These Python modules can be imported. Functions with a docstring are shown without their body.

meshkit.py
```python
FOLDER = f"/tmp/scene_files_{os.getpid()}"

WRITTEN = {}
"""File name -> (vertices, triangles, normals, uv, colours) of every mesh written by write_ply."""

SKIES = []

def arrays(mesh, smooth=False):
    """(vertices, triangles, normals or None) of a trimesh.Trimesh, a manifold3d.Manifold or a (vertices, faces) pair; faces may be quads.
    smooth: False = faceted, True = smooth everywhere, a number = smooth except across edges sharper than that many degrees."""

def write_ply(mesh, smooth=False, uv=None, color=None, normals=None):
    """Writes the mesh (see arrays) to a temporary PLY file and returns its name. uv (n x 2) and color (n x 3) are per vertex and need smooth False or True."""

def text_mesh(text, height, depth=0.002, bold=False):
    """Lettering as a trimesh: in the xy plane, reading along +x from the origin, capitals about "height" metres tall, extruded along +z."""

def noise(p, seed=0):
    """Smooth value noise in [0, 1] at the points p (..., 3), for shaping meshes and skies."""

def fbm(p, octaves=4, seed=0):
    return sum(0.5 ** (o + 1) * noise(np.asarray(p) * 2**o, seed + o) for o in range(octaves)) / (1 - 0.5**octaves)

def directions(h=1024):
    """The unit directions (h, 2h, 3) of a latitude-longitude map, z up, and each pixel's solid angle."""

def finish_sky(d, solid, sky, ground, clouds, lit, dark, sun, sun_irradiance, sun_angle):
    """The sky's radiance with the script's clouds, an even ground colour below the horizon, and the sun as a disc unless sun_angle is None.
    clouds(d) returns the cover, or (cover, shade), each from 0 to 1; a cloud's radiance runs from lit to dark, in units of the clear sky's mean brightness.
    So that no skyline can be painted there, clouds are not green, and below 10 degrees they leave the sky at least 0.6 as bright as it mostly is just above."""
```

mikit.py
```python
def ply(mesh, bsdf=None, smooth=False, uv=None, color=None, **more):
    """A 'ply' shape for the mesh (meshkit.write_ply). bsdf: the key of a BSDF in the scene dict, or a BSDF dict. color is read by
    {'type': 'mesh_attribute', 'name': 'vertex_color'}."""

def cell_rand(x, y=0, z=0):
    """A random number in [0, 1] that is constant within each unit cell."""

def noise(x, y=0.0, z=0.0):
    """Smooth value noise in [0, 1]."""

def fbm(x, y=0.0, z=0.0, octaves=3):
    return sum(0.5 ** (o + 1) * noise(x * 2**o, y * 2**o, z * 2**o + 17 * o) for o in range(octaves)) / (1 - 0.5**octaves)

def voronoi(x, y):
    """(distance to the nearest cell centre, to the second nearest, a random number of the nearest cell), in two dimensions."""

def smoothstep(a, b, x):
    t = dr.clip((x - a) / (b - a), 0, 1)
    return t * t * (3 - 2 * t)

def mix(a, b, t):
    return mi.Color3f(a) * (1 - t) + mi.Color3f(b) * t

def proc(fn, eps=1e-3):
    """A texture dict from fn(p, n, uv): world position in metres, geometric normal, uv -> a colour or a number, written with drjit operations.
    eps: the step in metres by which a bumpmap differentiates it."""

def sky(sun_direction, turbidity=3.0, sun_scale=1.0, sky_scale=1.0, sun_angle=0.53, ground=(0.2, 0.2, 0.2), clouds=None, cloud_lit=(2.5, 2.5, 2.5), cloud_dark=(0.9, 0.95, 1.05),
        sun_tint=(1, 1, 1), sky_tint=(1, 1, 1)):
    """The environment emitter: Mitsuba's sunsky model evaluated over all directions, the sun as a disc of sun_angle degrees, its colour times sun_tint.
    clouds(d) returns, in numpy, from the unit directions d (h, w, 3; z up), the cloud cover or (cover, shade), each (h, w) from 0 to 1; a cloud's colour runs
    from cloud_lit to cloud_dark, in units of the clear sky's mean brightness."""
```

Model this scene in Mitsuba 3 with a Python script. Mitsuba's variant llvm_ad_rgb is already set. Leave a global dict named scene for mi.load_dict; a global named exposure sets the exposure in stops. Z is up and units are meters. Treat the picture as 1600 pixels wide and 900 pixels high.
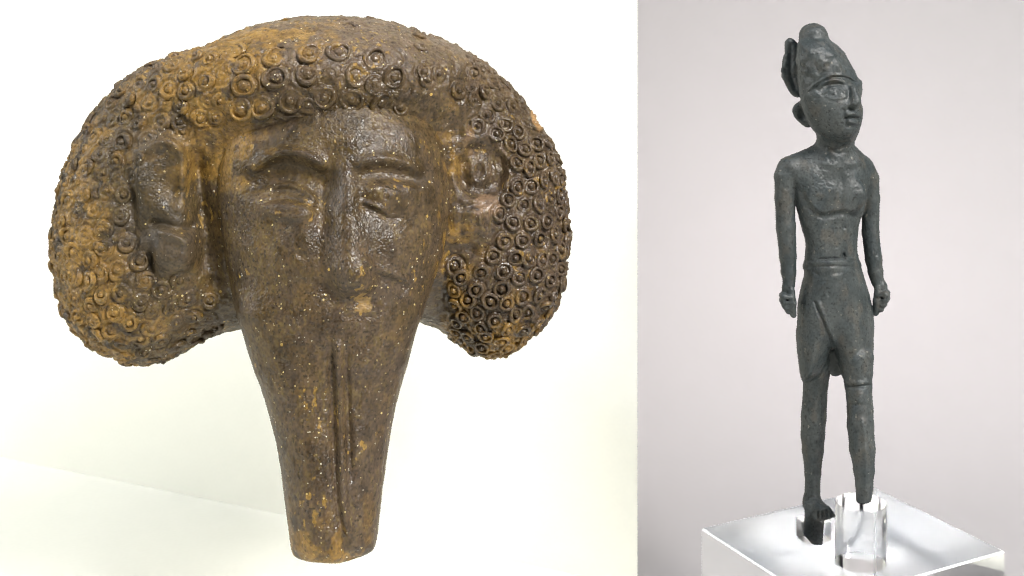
import math, random
import numpy as np, trimesh, mitsuba as mi, drjit as dr
import mikit, meshkit
from mikit import proc, noise, fbm, mix, smoothstep, cell_rand, voronoi
from PIL import Image, ImageDraw
from scipy.ndimage import distance_transform_edt, gaussian_filter, map_coordinates
from scipy.spatial import cKDTree

T = mi.ScalarTransform4f
rng = np.random.default_rng(7)
random.seed(7)
scene, labels = {}, {}

# ------------------------------------------------------------------ camera, lamps, exposure
# a level view camera with a shifted lens, on a table-top set; 1600 x 900 photo pixels
F, CX, CY, WPX, HPX = 2003.0, 900.0, 0.0, 1600.0, 900.0
scene['camera'] = {'type': 'perspective', 'fov': math.degrees(2 * math.atan(WPX / 2 / F)), 'fov_axis': 'x',
                   'near_clip': 0.01, 'far_clip': 50.0,
                   'principal_point_offset_x': (WPX / 2 - CX) / WPX, 'principal_point_offset_y': (HPX / 2 - CY) / HPX,
                   'to_world': T().look_at(origin=[0, 0, 0], target=[0, 1, 0], up=[0, 0, 1])}
exposure = 0.25


def softbox(key, label, centre, target, size, rgb):
    """a studio softbox: a glowing diffuser in a shallow black housing"""
    m = T().look_at(origin=centre, target=target, up=[0, 0, 1] if abs(centre[0]) + abs(centre[1]) > 0.05 else [0, 1, 0])
    scene[key + '__diffuser'] = {'type': 'rectangle', 'to_world': m @ T().scale([size[0] / 2, size[1] / 2, 1]),
                                 'emitter': {'type': 'area', 'radiance': {'type': 'rgb', 'value': list(rgb)}}}
    box = trimesh.creation.box([size[0] + 0.03, size[1] + 0.03, 0.10])
    box.apply_translation([0, 0, -0.055])
    scene[key + '__housing'] = mikit.ply(box, 'black_cloth', to_world=m)
    labels[key] = {'label': label, 'category': 'studio lamp'}


scene['black_cloth'] = {'type': 'twosided', 'bsdf': {'type': 'diffuse', 'reflectance': {'type': 'rgb', 'value': [0.03, 0.03, 0.03]}}}
softbox('added_overhead_softbox', 'added large softbox lamp out of view above the set for cool fill light', [0.0, -0.05, 1.15], [0.0, 0.5, -0.1], [1.2, 0.9], [1.7, 1.85, 2.1])  # unseen fill lamp, added for soft cool light from above
softbox('key_softbox', 'tall softbox lamp at the right in front of the set', [0.74, -0.40, 0.98], [0.0, 0.5, -0.1], [0.55, 0.55], [52.0, 50.4, 48.4])
softbox('added_side_softbox', 'added square softbox lamp out of view at the far left, brightening the white panel', [-1.05, 0.40, 0.35], [-0.15, 0.66, -0.15], [0.6, 0.6], [7.0, 7.0, 6.8])  # unseen lamp, added to lift the white panel to full brightness
# small snooted lamp added out of view to brighten the middle of the backdrop
SPOT = np.array([0.17, 0.38, 0.58])
spot_m = T().look_at(origin=SPOT.tolist(), target=[0.17, 0.90, -0.22], up=[0, 0, 1])
scene['added_backdrop_lamp__light'] = {'type': 'spot', 'to_world': spot_m, 'intensity': {'type': 'rgb', 'value': [1.75, 1.58, 1.58]}, 'cutoff_angle': 22, 'beam_width': 3}
snoot = trimesh.creation.annulus(0.035, 0.038, 0.12)
snoot.apply_translation([0, 0, -0.06])
scene['added_backdrop_lamp__snoot'] = mikit.ply(snoot, 'black_cloth', to_world=spot_m)
labels['added_backdrop_lamp'] = {'label': 'added small black snooted lamp out of view above the statuette, brightening the backdrop', 'category': 'studio lamp'}


def reflector(key, label, centre, size, turn):
    """an added white foam board, out of view, that bounces light onto the set"""
    b = trimesh.creation.box([size[0], 0.01, size[1]])
    b.apply_transform(trimesh.transformations.rotation_matrix(math.radians(turn), [0, 0, 1]))
    b.apply_translation(centre)
    scene[key] = mikit.ply(b, 'white_paint')
    labels[key] = {'label': label, 'category': 'reflector board'}


reflector('added_reflector_board', 'added white foam board out of view to the right, bouncing light onto the set', [0.95, 0.60, 0.03], [1.0, 0.6], 80)  # added out of view so the acrylic has something bright around it

# ------------------------------------------------------------------ helpers
U = 0.00025                                     # the sculptor's unit: a quarter of a millimetre


class Frame:
    """local axes of one sculpture (r right, u up, f forward), in units of U, and the way from a measured photo point to them"""
    def __init__(self, px, py, Y, level):
        self.O = np.array([(px - CX) / F * Y, Y, -(py - CY) / F * Y])
        f = -self.O.copy()
        if level:
            f[2] = 0
        self.f = f / np.linalg.norm(f)
        self.r = np.cross([0, 0, 1.0], self.f) * 1.0
        self.r /= np.linalg.norm(self.r)
        self.u = np.cross(self.f, self.r)

    def at(self, px, py, w=0.0):
        d = np.array([(px - CX) / F, 1.0, -(py - CY) / F])
        t = (self.O @ self.f + w * U) / (d @ self.f)
        q = (d * t - self.O) / U
        return np.array([q @ self.r, q @ self.u, w])

    def world(self, P):
        return self.O + U * (P[:, :1] * self.r + P[:, 1:2] * self.u + P[:, 2:3] * self.f)

    def px(self, P):
        W = self.world(P)
        return CX + W[:, 0] / W[:, 1] * F, CY - W[:, 2] / W[:, 1] * F


def spline(pts, n=8, closed=True):
    """Catmull-Rom through the points"""
    p = np.asarray(pts, float)
    k = len(p)
    out = []
    for i in range(k if closed else k - 1):
        g = (lambda j: p[j % k]) if closed else (lambda j: p[min(max(j, 0), k - 1)])
        a, b, c, d = g(i - 1), g(i), g(i + 1), g(i + 2)
        for t in np.arange(n) / n:
            out.append(0.5 * (2 * b + (c - a) * t + (2 * a - 5 * b + 4 * c - d) * t * t + (3 * b - a - 3 * c + d) * t ** 3))
    if not closed:
        out.append(p[-1])
    return np.array(out)


class Outline:
    """signed distance to a closed outline in the (right, up) plane of a sculpture, as a lookup"""
    def __init__(self, fr, pts, w=0.0, smooth=True, pad=90):
        q = np.array([fr.at(x, y, w)[:2] for x, y in (spline(pts) if smooth else pts)])
        self.lo = q.min(0) - pad
        size = np.ceil((q.max(0) + pad - self.lo)).astype(int)
        im = Image.new('L', (int(size[0]) * 2, int(size[1]) * 2))
        ImageDraw.Draw(im).polygon([tuple(v) for v in (q - self.lo) * 2], fill=255)
        a = np.asarray(im) > 127
        self.g = gaussian_filter(((distance_transform_edt(~a) - distance_transform_edt(a)) / 2).astype(np.float32), 2.0)

    def __call__(self, P):
        c = (P[:, :2] - self.lo) * 2 - 0.5
        h, w = self.g.shape
        e = np.maximum(np.abs(c[:, 0] - np.clip(c[:, 0], 0, w - 1)), np.abs(c[:, 1] - np.clip(c[:, 1], 0, h - 1))) / 2
        return map_coordinates(self.g, [np.clip(c[:, 1], 0, h - 1), np.clip(c[:, 0], 0, w - 1)], order=1) + e


def slab(d2, w, hw, r):
    a, b = d2 + r, np.abs(w) - hw + r
    return np.minimum(np.maximum(a, b), 0) + np.hypot(np.maximum(a, 0), np.maximum(b, 0)) - r


def smin(a, b, k):
    h = np.maximum(k - np.abs(a - b), 0) / k
    return np.minimum(a, b) - h * h * k * 0.25


def smax(a, b, k):
    return -smin(-a, -b, k)


def cone(P, a, b, ra, rb, flat=1.0):
    """a tapered limb from a to b; flat < 1 thins it in depth"""
    s = np.array([1, 1, 1 / flat], np.float32)
    a, b = (np.asarray(a) * s).astype(np.float32), (np.asarray(b) * s).astype(np.float32)
    P = P * s if flat != 1 else P
    ab = b - a
    t = np.clip(((P - a) @ ab) / (ab @ ab), 0, 1)
    q = P - a - t[:, None] * ab
    return (np.sqrt(np.einsum('ij,ij->i', q, q)) - (ra + (rb - ra) * t)) * min(flat, 1)


def ball(P, c, r):
    q = (P - np.asarray(c)) / np.asarray(r)
    k = np.linalg.norm(q, axis=1)
    return k * (k - 1) / np.maximum(np.linalg.norm(q / np.asarray(r), axis=1), 1e-6)


def nets(fn, lo, hi, h):
    """surface nets of fn over a box, evaluated only near the surface"""
    S = 6
    n = (np.ceil((np.asarray(hi) - lo) / h / S).astype(int) + 1) * S
    lo = np.asarray(lo, np.float32)
    c = np.stack(np.meshgrid(*[np.arange(k // S) * S + (S - 1) / 2 for k in n], indexing='ij'), -1).reshape(-1, 3)
    dc = fn((lo + c * h).astype(np.float32))
    near = np.abs(dc) < S * h * 0.87 * 1.7 + 6
    D = np.repeat(np.repeat(np.repeat(np.where(dc < 0, -99, 99).astype(np.float32).reshape(n // S), S, 0), S, 1), S, 2)
    base = (c[near] - (S - 1) / 2).astype(np.int32)
    off = np.stack(np.meshgrid(*[np.arange(S)] * 3, indexing='ij'), -1).reshape(-1, 3).astype(np.int32)
    for k in range(0, len(base), 4000):
        I = (base[k:k + 4000, None] + off[None]).reshape(-1, 3)
        D[I[:, 0], I[:, 1], I[:, 2]] = fn((lo + I * h).astype(np.float32))
    s = D < 0
    cnt = np.zeros([k - 1 for k in D.shape], np.int8)
    for o in np.ndindex(2, 2, 2):
        cnt += s[o[0]:o[0] + cnt.shape[0], o[1]:o[1] + cnt.shape[1], o[2]:o[2] + cnt.shape[2]]
    I = np.argwhere((cnt > 0) & (cnt < 8))
    ids = np.full(cnt.shape, -1, np.int32)
    ids[tuple(I.T)] = np.arange(len(I))
    tot, num = np.zeros((len(I), 3)), np.zeros(len(I))
    val = {o: D[I[:, 0] + o[0], I[:, 1] + o[1], I[:, 2] + o[2]] for o in np.ndindex(2, 2, 2)}
    for o in np.ndindex(2, 2, 2):
        for ax in range(3):
            if o[ax] == 0:
                p = list(o); p[ax] = 1
                a, b = val[o], val[tuple(p)]
                m = (a < 0) != (b < 0)
                t = np.where(m, a / np.where(m, a - b, 1), 0)
                q = np.tile(np.array(o, float), (len(I), 1)); q[:, ax] += t
                tot += q * m[:, None]; num += m
    V = lo + (I + tot / num[:, None]) * h
    faces = []
    for ax in range(3):
        b, c2 = (ax + 1) % 3, (ax + 2) % 3
        sl = [slice(None)] * 3; sl[ax] = slice(0, -1)
        sh = [slice(None)] * 3; sh[ax] = slice(1, None)
        E = np.argwhere(s[tuple(sl)] != s[tuple(sh)])
        E = E[(E[:, b] > 0) & (E[:, c2] > 0) & (E[:, b] < cnt.shape[b]) & (E[:, c2] < cnt.shape[c2])]
        def cell(db, dc_):
            K = E.copy(); K[:, b] -= db; K[:, c2] -= dc_
            return ids[tuple(K.T)]
        q = np.stack([cell(1, 1), cell(0, 1), cell(0, 0), cell(1, 0)], 1)
        flip = ~s[tuple(E.T)]
        q[flip] = q[flip][:, ::-1]
        faces.append(q)
    Q = np.vstack(faces)
    Q = Q[(Q >= 0).all(1)]
    return V, np.vstack([Q[:, [0, 1, 2]], Q[:, [0, 2, 3]]])


def vnormals(V, Fc):
    n = np.zeros_like(V)
    fn = np.cross(V[Fc[:, 1]] - V[Fc[:, 0]], V[Fc[:, 2]] - V[Fc[:, 0]])
    for k in range(3):
        np.add.at(n, Fc[:, k], fn)
    return n / np.maximum(np.linalg.norm(n, axis=1, keepdims=True), 1e-12)


def relax(V, Fc, k=1, lam=0.5):
    E = np.vstack([Fc[:, [0, 1]], Fc[:, [1, 2]], Fc[:, [2, 0]]])
    deg = np.bincount(E.ravel(), minlength=len(V))[:, None]
    for _ in range(k):
        s = np.zeros_like(V)
        np.add.at(s, E[:, 0], V[E[:, 1]]); np.add.at(s, E[:, 1], V[E[:, 0]])
        V = V + lam * (s / np.maximum(deg, 1) - V)
    return V


def piece(key, V, Fc, N, bsdf, **more):
    """one entry from some triangles of a bigger sculpted surface, keeping its normals so that the joints do not show"""
    use, inv = np.unique(Fc, return_inverse=True)
    path = meshkit.write_ply((V[use], inv.reshape(-1, 3)), False, normals=N[use])
    scene[key] = {'type': 'ply', 'filename': path, 'face_normals': False, 'bsdf': {'type': 'ref', 'id': bsdf}, **more}


class Relief:
    """carved detail: heights on a fine grid over the photo's pixels, added to a surface along its forward axis"""
    def __init__(self, x0, y0, x1, y1, s=1.0):
        self.x0, self.y0, self.s = x0, y0, s
        self.X, self.Y = np.meshgrid(np.arange(x0, x1, s), np.arange(y0, y1, s))
        self.H = np.zeros_like(self.X)

    def gauss(self, cx, cy, sx, sy, amp, rot=0.0, p=2.0):
        c, s = math.cos(math.radians(rot)), math.sin(math.radians(rot))
        a, b = (self.X - cx) * c + (self.Y - cy) * s, -(self.X - cx) * s + (self.Y - cy) * c
        self.H += amp * np.exp(-0.5 * np.hypot(a / sx, b / sy) ** p)

    def stroke(self, pts, wd, amp, ends=None, side=0.0):
        """a ridge (amp > 0) or groove along a line; ends fades it out at both ends"""
        p = spline(pts, 6, False)
        m4 = 4 * wd + 2
        (xa, ya), (xb, yb) = p.min(0) - m4, p.max(0) + m4
        ia, ib = max(int((ya - self.y0) / self.s), 0), max(int((yb - self.y0) / self.s), 0)
        ja, jb = max(int((xa - self.x0) / self.s), 0), max(int((xb - self.x0) / self.s), 0)
        X, Y = self.X[ia:ib, ja:jb], self.Y[ia:ib, ja:jb]
        d, tt = np.full(X.shape, 1e9), np.zeros(X.shape)
        for i in range(len(p) - 1):
            a, ab = p[i], p[i + 1] - p[i]
            t = np.clip(((X - a[0]) * ab[0] + (Y - a[1]) * ab[1]) / max(ab @ ab, 1e-9), 0, 1)
            e = np.hypot(X - a[0] - t * ab[0], Y - a[1] - t * ab[1])
            m = e < d
            d[m] = e[m]; tt[m] = (i + t[m]) / (len(p) - 1)
        k = np.exp(-0.5 * (d / wd) ** 2)
        if ends:
            k = k * np.clip(tt / ends, 0, 1) * np.clip((1 - tt) / ends, 0, 1)
        self.H[ia:ib, ja:jb] += amp * k

    def __call__(self, x, y):
        return map_coordinates(self.H, [np.clip((y - self.y0) / self.s, 0, self.H.shape[0] - 1), np.clip((x - self.x0) / self.s, 0, self.H.shape[1] - 1)], order=1)


# ------------------------------------------------------------------ the setting
H_TABLE = 0.270
HEAD = Frame(500, 430, 0.5, False)
STAT = Frame(1300, 430, 0.5, True)


def paper(rgb, key, amp=0.02):
    scene[key] = {'type': 'twosided', 'bsdf': {'type': 'diffuse', 'reflectance': proc(
        lambda p, n, uv: mi.Color3f(rgb) * (1 - amp * 2 * (fbm(p.x * 35, p.y * 35, p.z * 35) - 0.5) - amp * (noise(p.x * 900, p.y * 900, p.z * 900) - 0.5)))}}


paper([0.86, 0.86, 0.79], 'white_paint')
paper([0.80, 0.80, 0.735], 'table_paint')
paper([0.88, 0.88, 0.88], 'added_card_paper')
paper([0.350, 0.341, 0.345], 'backdrop_paper', 0.012)

# white back panel behind the head: meets the table in a slanting line, ends in a clean upright edge
wa = np.array([-1.2605 * H_TABLE, 2.805 * H_TABLE])
wb = np.array([-0.0045 * H_TABLE, 2.233 * H_TABLE])
wd = (wb - wa) / np.linalg.norm(wb - wa)
k = (996 - CX) / F
t_end = (k * wa[1] - wa[0]) / (wd[0] - k * wd[1])
we = wa + wd * t_end
ws = wa - wd * 0.35
wn = np.array([-wd[1], wd[0]])                                    # away from the camera
from shapely.geometry import Polygon
m = trimesh.creation.extrude_polygon(Polygon([ws, we, we + [-0.004, 0.02], ws + wn * 0.016]), 1.1)
m.apply_translation([0, 0, -H_TABLE])
scene['display_panel'] = mikit.ply(m, 'white_paint')
labels['display_panel'] = {'label': 'plain white display panel standing upright behind the brown head', 'category': 'panel', 'kind': 'structure'}
# table top
m = trimesh.creation.box([2.1, 1.25, 0.03]); m.apply_translation([0.05, 0.70, -H_TABLE - 0.015])
scene['table_top'] = mikit.ply(m, 'table_paint')
labels['table_top'] = {'label': 'white table top under the head and the backdrop', 'category': 'table top', 'kind': 'structure'}
# curved paper backdrop behind the statuette
prof, R, yb = [], 0.30, 0.98
for y in np.linspace(0.36, yb - R, 8):
    prof.append((y, 0.0))
for a in np.linspace(0, math.pi / 2, 40)[1:]:
    prof.append((yb - R + R * math.sin(a), R - R * math.cos(a)))
for z in np.linspace(R, 0.75, 8)[1:]:
    prof.append((yb, z))
prof = np.array(prof)
x0, x1 = we[0] + 0.006, 0.62
left = np.where(prof[:, 0] < we[1] + 0.022, x0, x0 - (prof[:, 0] - we[1] - 0.022) * (-wd[0] / wd[1]) * 0.8)
left = np.maximum(left, -0.25)
V = np.vstack([np.column_stack([left, prof[:, 0], prof[:, 1] - H_TABLE + 0.0006]), np.column_stack([np.full(len(prof), x1), prof[:, 0], prof[:, 1] - H_TABLE + 0.0006])])
n = len(prof)
Q = np.array([[i, i + n, i + n + 1, i + 1] for i in range(n - 1)])
scene['backdrop'] = mikit.ply((V, Q), 'backdrop_paper', smooth=True)
labels['backdrop'] = {'label': 'pale pinkish grey paper backdrop sweeping up behind the statuette', 'category': 'backdrop', 'kind': 'structure'}


# ------------------------------------------------------------------ materials of the two sculptures
def local(fr):
    O, r, u = (mi.ScalarPoint3f(*fr.O), mi.ScalarVector3f(*fr.r), mi.ScalarVector3f(*fr.u))
    f = mi.ScalarVector3f(*fr.f)
    def fn(p):
        d = p - O
        return dr.dot(d, r) / U, dr.dot(d, u) / U, dr.dot(d, f) / U
    return fn


hl, sl = local(HEAD), local(STAT)


def blob(a, b, cx, cy, sx, sy):
    """soft stain centred at photo offset (cx, cy) from the sculpture's centre"""
    return dr.exp(-0.5 * (dr.square((a - cx) / sx) + dr.square((b + cy) / sy)))


def srgb(r, g, b):
    return [((c / 255 + 0.055) / 1.055) ** 2.4 if c > 10 else c / 255 / 12.92 for c in (r, g, b)]


def head_colour(p, n, uv):
    a, b, c = hl(p)
    n1 = fbm(a / 40, b / 55, c / 40, octaves=4)
    n2 = fbm(a / 14 + 7, b / 18, c / 14, octaves=3)
    base = mix(srgb(70, 54, 28), srgb(112, 90, 54), smoothstep(0.3, 0.7, 0.5 * n1 + 0.5 * n2))
    # purple-brown glaze on the right half and the beard
    pr = dr.clip(blob(a, b, 320, -20, 130, 190) + 0.8 * blob(a, b, 60, 330, 90, 150) + 0.9 * blob(a, b, 65, -325, 70, 30) + 0.5 * blob(a, b, 40, 40, 60, 90), 0, 1)
    base = mix(base, mix(srgb(72, 58, 46), srgb(116, 97, 82), n2), pr * smoothstep(0.25, 0.6, n1 + 0.1) * 0.75)
    # warm tan on the crown of the head
    base = mix(base, srgb(96, 80, 66), 0.45 * smoothstep(0.50, 0.66, fbm(a / 26 + 70, b / 34, c / 26, octaves=3)))
    tan = dr.clip(smoothstep(225, 360, b + 60 * (n1 - 0.5)), 0, 1)
    base = mix(base, mix(srgb(122, 102, 74), srgb(142, 118, 98), n2), tan * 0.75)
    # ochre stain: left of the wig, above the temple, foot of the beard
    oc = dr.clip(0.85 * blob(a, b, -380, -30, 60, 230) + 0.7 * blob(a, b, -300, 40, 60, 90) + 0.7 * blob(a, b, -300, 190, 60, 60) + 0.8 * blob(a, b, -190, -230, 60, 80) + 1.0 * blob(a, b, -90, -335, 80, 32)
                 + 1.3 * blob(a, b, -15, 412, 65, 48) + 0.45 * blob(a, b, 330, 90, 90, 80) + 0.6 * blob(a, b, 195, -60, 22, 150) + 0.6 * blob(a, b, -145, -205, 40, 60) + 0.6 * blob(a, b, 280, 120, 60, 20), 0, 1)
    wn_ = fbm(a / 22, b / 22, c / 22 + 9, octaves=4)
    oc = smoothstep(0.44, 0.60, wn_ + 0.30 * oc - 0.17) * dr.clip(0.15 + 1.1 * oc, 0, 1)
    base = mix(base, mix(srgb(138, 102, 44), srgb(192, 150, 74), noise(a / 9 + 5, b / 9, c / 9)), oc * 0.88)
    # thin yellow dust in fine mottles, flakes of ochre crust, dark pores
    dust = smoothstep(0.48, 0.72, fbm(a / 5 + 13, b / 7, c / 5, octaves=3))
    base = mix(base, srgb(128, 108, 62), dust * (0.20 + 0.25 * smoothstep(0.4, 0.6, n1) + 0.25 * smoothstep(-150, -300, a)))
    fl = smoothstep(0.70, 0.78, 0.75 * fbm(a / 7 + 31, b / 11, c / 7, octaves=3) + 0.25 * smoothstep(0.35, 0.7, fbm(a / 60 + 3, b / 60, c / 60)))
    base = mix(base, srgb(178, 140, 66), fl * 0.8)
    pit = smoothstep(0.60, 0.76, fbm(a / 4 + 3, b / 4 + 8, c / 4, octaves=3))
    base = mix(base, srgb(34, 29, 21), pit * 0.55)
    # grey-brown rubbed rim and lobe of the left ear; pinkish break on the right one; pale chip over the lip
    base = mix(base, srgb(92, 82, 72), dr.clip(blob(a, b, -235, -200, 34, 14) + blob(a, b, -222, -55, 34, 26), 0, 1) * 0.7)
    base = mix(base, srgb(70, 60, 40), dr.clip(blob(a, b, -238, -120, 40, 60), 0, 1) * 0.8)
    base = mix(base, srgb(160, 128, 98), smoothstep(0.42, 0.62, dr.clip(blob(a, b, 240, -92, 26, 22) + 0.8 * blob(a, b, 225, -190, 14, 30), 0, 1) * (0.2 + n2)) * 0.6)
    base = mix(base, srgb(176, 142, 86), smoothstep(0.40, 0.55, blob(a, b, 58, 42, 13, 16) * (0.15 + 1.1 * fbm(a / 8 + 2, b / 8, c / 8, octaves=3))) * 0.85)
    base = mix(base, srgb(205, 160, 104), smoothstep(0.4, 0.7, blob(a, b, 342, -232, 10, 20) * (0.6 + 0.8 * n2)) * 0.85)
    base = base * (0.54 * (0.62 + 0.76 * noise(a / 2.7 + 5, b / 3.0, c / 2.7))) * (0.80 + 0.40 * fbm(a / 18 + 50, b / 24, c / 18, octaves=3))
    # tan and ochre mineral grains, plus near-white specks painted in as glints
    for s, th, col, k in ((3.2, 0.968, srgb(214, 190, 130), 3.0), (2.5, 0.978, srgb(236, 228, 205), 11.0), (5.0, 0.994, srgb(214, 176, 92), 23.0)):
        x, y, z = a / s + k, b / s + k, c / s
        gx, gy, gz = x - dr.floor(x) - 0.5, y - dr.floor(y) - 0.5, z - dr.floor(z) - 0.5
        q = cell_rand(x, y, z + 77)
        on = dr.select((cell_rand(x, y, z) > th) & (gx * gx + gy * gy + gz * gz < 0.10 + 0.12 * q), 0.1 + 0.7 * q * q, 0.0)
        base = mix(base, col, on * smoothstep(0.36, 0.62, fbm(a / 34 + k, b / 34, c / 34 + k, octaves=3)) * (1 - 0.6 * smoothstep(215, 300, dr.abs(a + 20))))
    return base


def head_height(p, n, uv):
    a, b, c = hl(p)
    return 0.6 * fbm(a / 6, b / 6, c / 6, octaves=2) + 1.15 * noise(a / 2.0, b / 2.0, c / 2.0)


def head_rough(p, n, uv):
    a, b, c = hl(p)
    return dr.clip(0.42 - 0.12 * smoothstep(-80, 260, a) + 0.10 * smoothstep(-120, -260, a) + 0.36 * (cell_rand(a / 2.4, b / 2.4, c / 2.4) - 0.5) + 0.25 * (fbm(a / 14, b / 14, c / 14) - 0.5), 0.18, 0.85)


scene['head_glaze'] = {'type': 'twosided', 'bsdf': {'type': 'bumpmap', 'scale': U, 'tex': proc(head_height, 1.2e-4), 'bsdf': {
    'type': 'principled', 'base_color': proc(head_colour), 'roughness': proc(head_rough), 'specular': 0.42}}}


def bronze_colour(p, n, uv):
    a, b, c = sl(p)
    base = mix(srgb(58, 66, 67), srgb(82, 87, 86), smoothstep(0.3, 0.7, fbm(a / 22, b / 34, c / 22, octaves=4)))
    base = mix(base, srgb(102, 94, 82), 0.42 * smoothstep(0.50, 0.75, fbm(a / 14 + 9, b / 22, c / 14, octaves=4)))
    base = mix(base, srgb(62, 72, 76), 0.5 * smoothstep(0.48, 0.72, fbm(a / 12 + 29, b / 16, c / 12, octaves=4)))
    pit = smoothstep(0.68, 0.78, fbm(a / 4 + 2, b / 4, c / 4 + 7, octaves=2))
    base = mix(base, srgb(34, 36, 34), 0.6 * pit)
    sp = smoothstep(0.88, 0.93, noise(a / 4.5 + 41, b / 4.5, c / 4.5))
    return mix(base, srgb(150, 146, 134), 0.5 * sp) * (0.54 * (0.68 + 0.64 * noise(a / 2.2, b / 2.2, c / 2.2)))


def bronze_height(p, n, uv):
    a, b, c = sl(p)
    return 1.1 * fbm(a / 4, b / 4, c / 4, octaves=3)


scene['bronze'] = {'type': 'twosided', 'bsdf': {'type': 'bumpmap', 'scale': U, 'tex': proc(bronze_height, 1.2e-4), 'bsdf': {
    'type': 'principled', 'base_color': proc(bronze_colour), 'roughness': 0.52, 'specular': 0.45}}}
scene['acrylic'] = {'type': 'dielectric', 'int_ior': 1.49, 'ext_ior': 1.0}
scene['edge_highlight_white'] = {'type': 'twosided', 'bsdf': {'type': 'diffuse', 'reflectance': {'type': 'rgb', 'value': [0.85, 0.86, 0.87]}}}  # flat white standing in for bright reflections along the acrylic edges
scene['steel'] = {'type': 'roughconductor', 'material': 'Cr', 'alpha': 0.2}

# ------------------------------------------------------------------ the brown head
WIG = [(500, 25), (530, 25), (580, 28), (623, 37), (660, 52), (693, 62), (730, 80), (763, 104), (797, 134), (823, 161), (840, 184), (857, 211), (870, 235), (880, 265), (886, 297), (889, 323), (891, 373),
       (887, 423), (877, 467), (857, 503), (833, 527), (810, 547), (787, 558), (767, 561), (740, 557), (713, 538), (687, 521), (667, 511), (648, 506), (600, 500), (520, 496), (440, 502), (395, 514), (373, 520), (353, 524), (327, 533), (293, 553), (260, 570),
       (227, 575), (200, 573), (160, 558), (127, 538), (103, 510), (90, 480), (82, 443), (75, 400), (78, 357), (87, 293), (98, 257), (120, 207), (138, 182), (160, 151), (178, 137), (193, 122), (217, 108), (240, 97), (267, 87), (300, 78),
       (327, 69), (360, 54), (393, 42), (427, 33), (460, 27)]
FACE = [(360, 190), (420, 160), (520, 148), (610, 160), (675, 190), (700, 250), (704, 320), (694, 390), (672, 450), (652, 495), (636, 540), (610, 590), (560, 625), (490, 625), (440, 590), (406, 540), (378, 495), (352, 430), (338, 370), (330, 300), (338, 235)]
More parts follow.
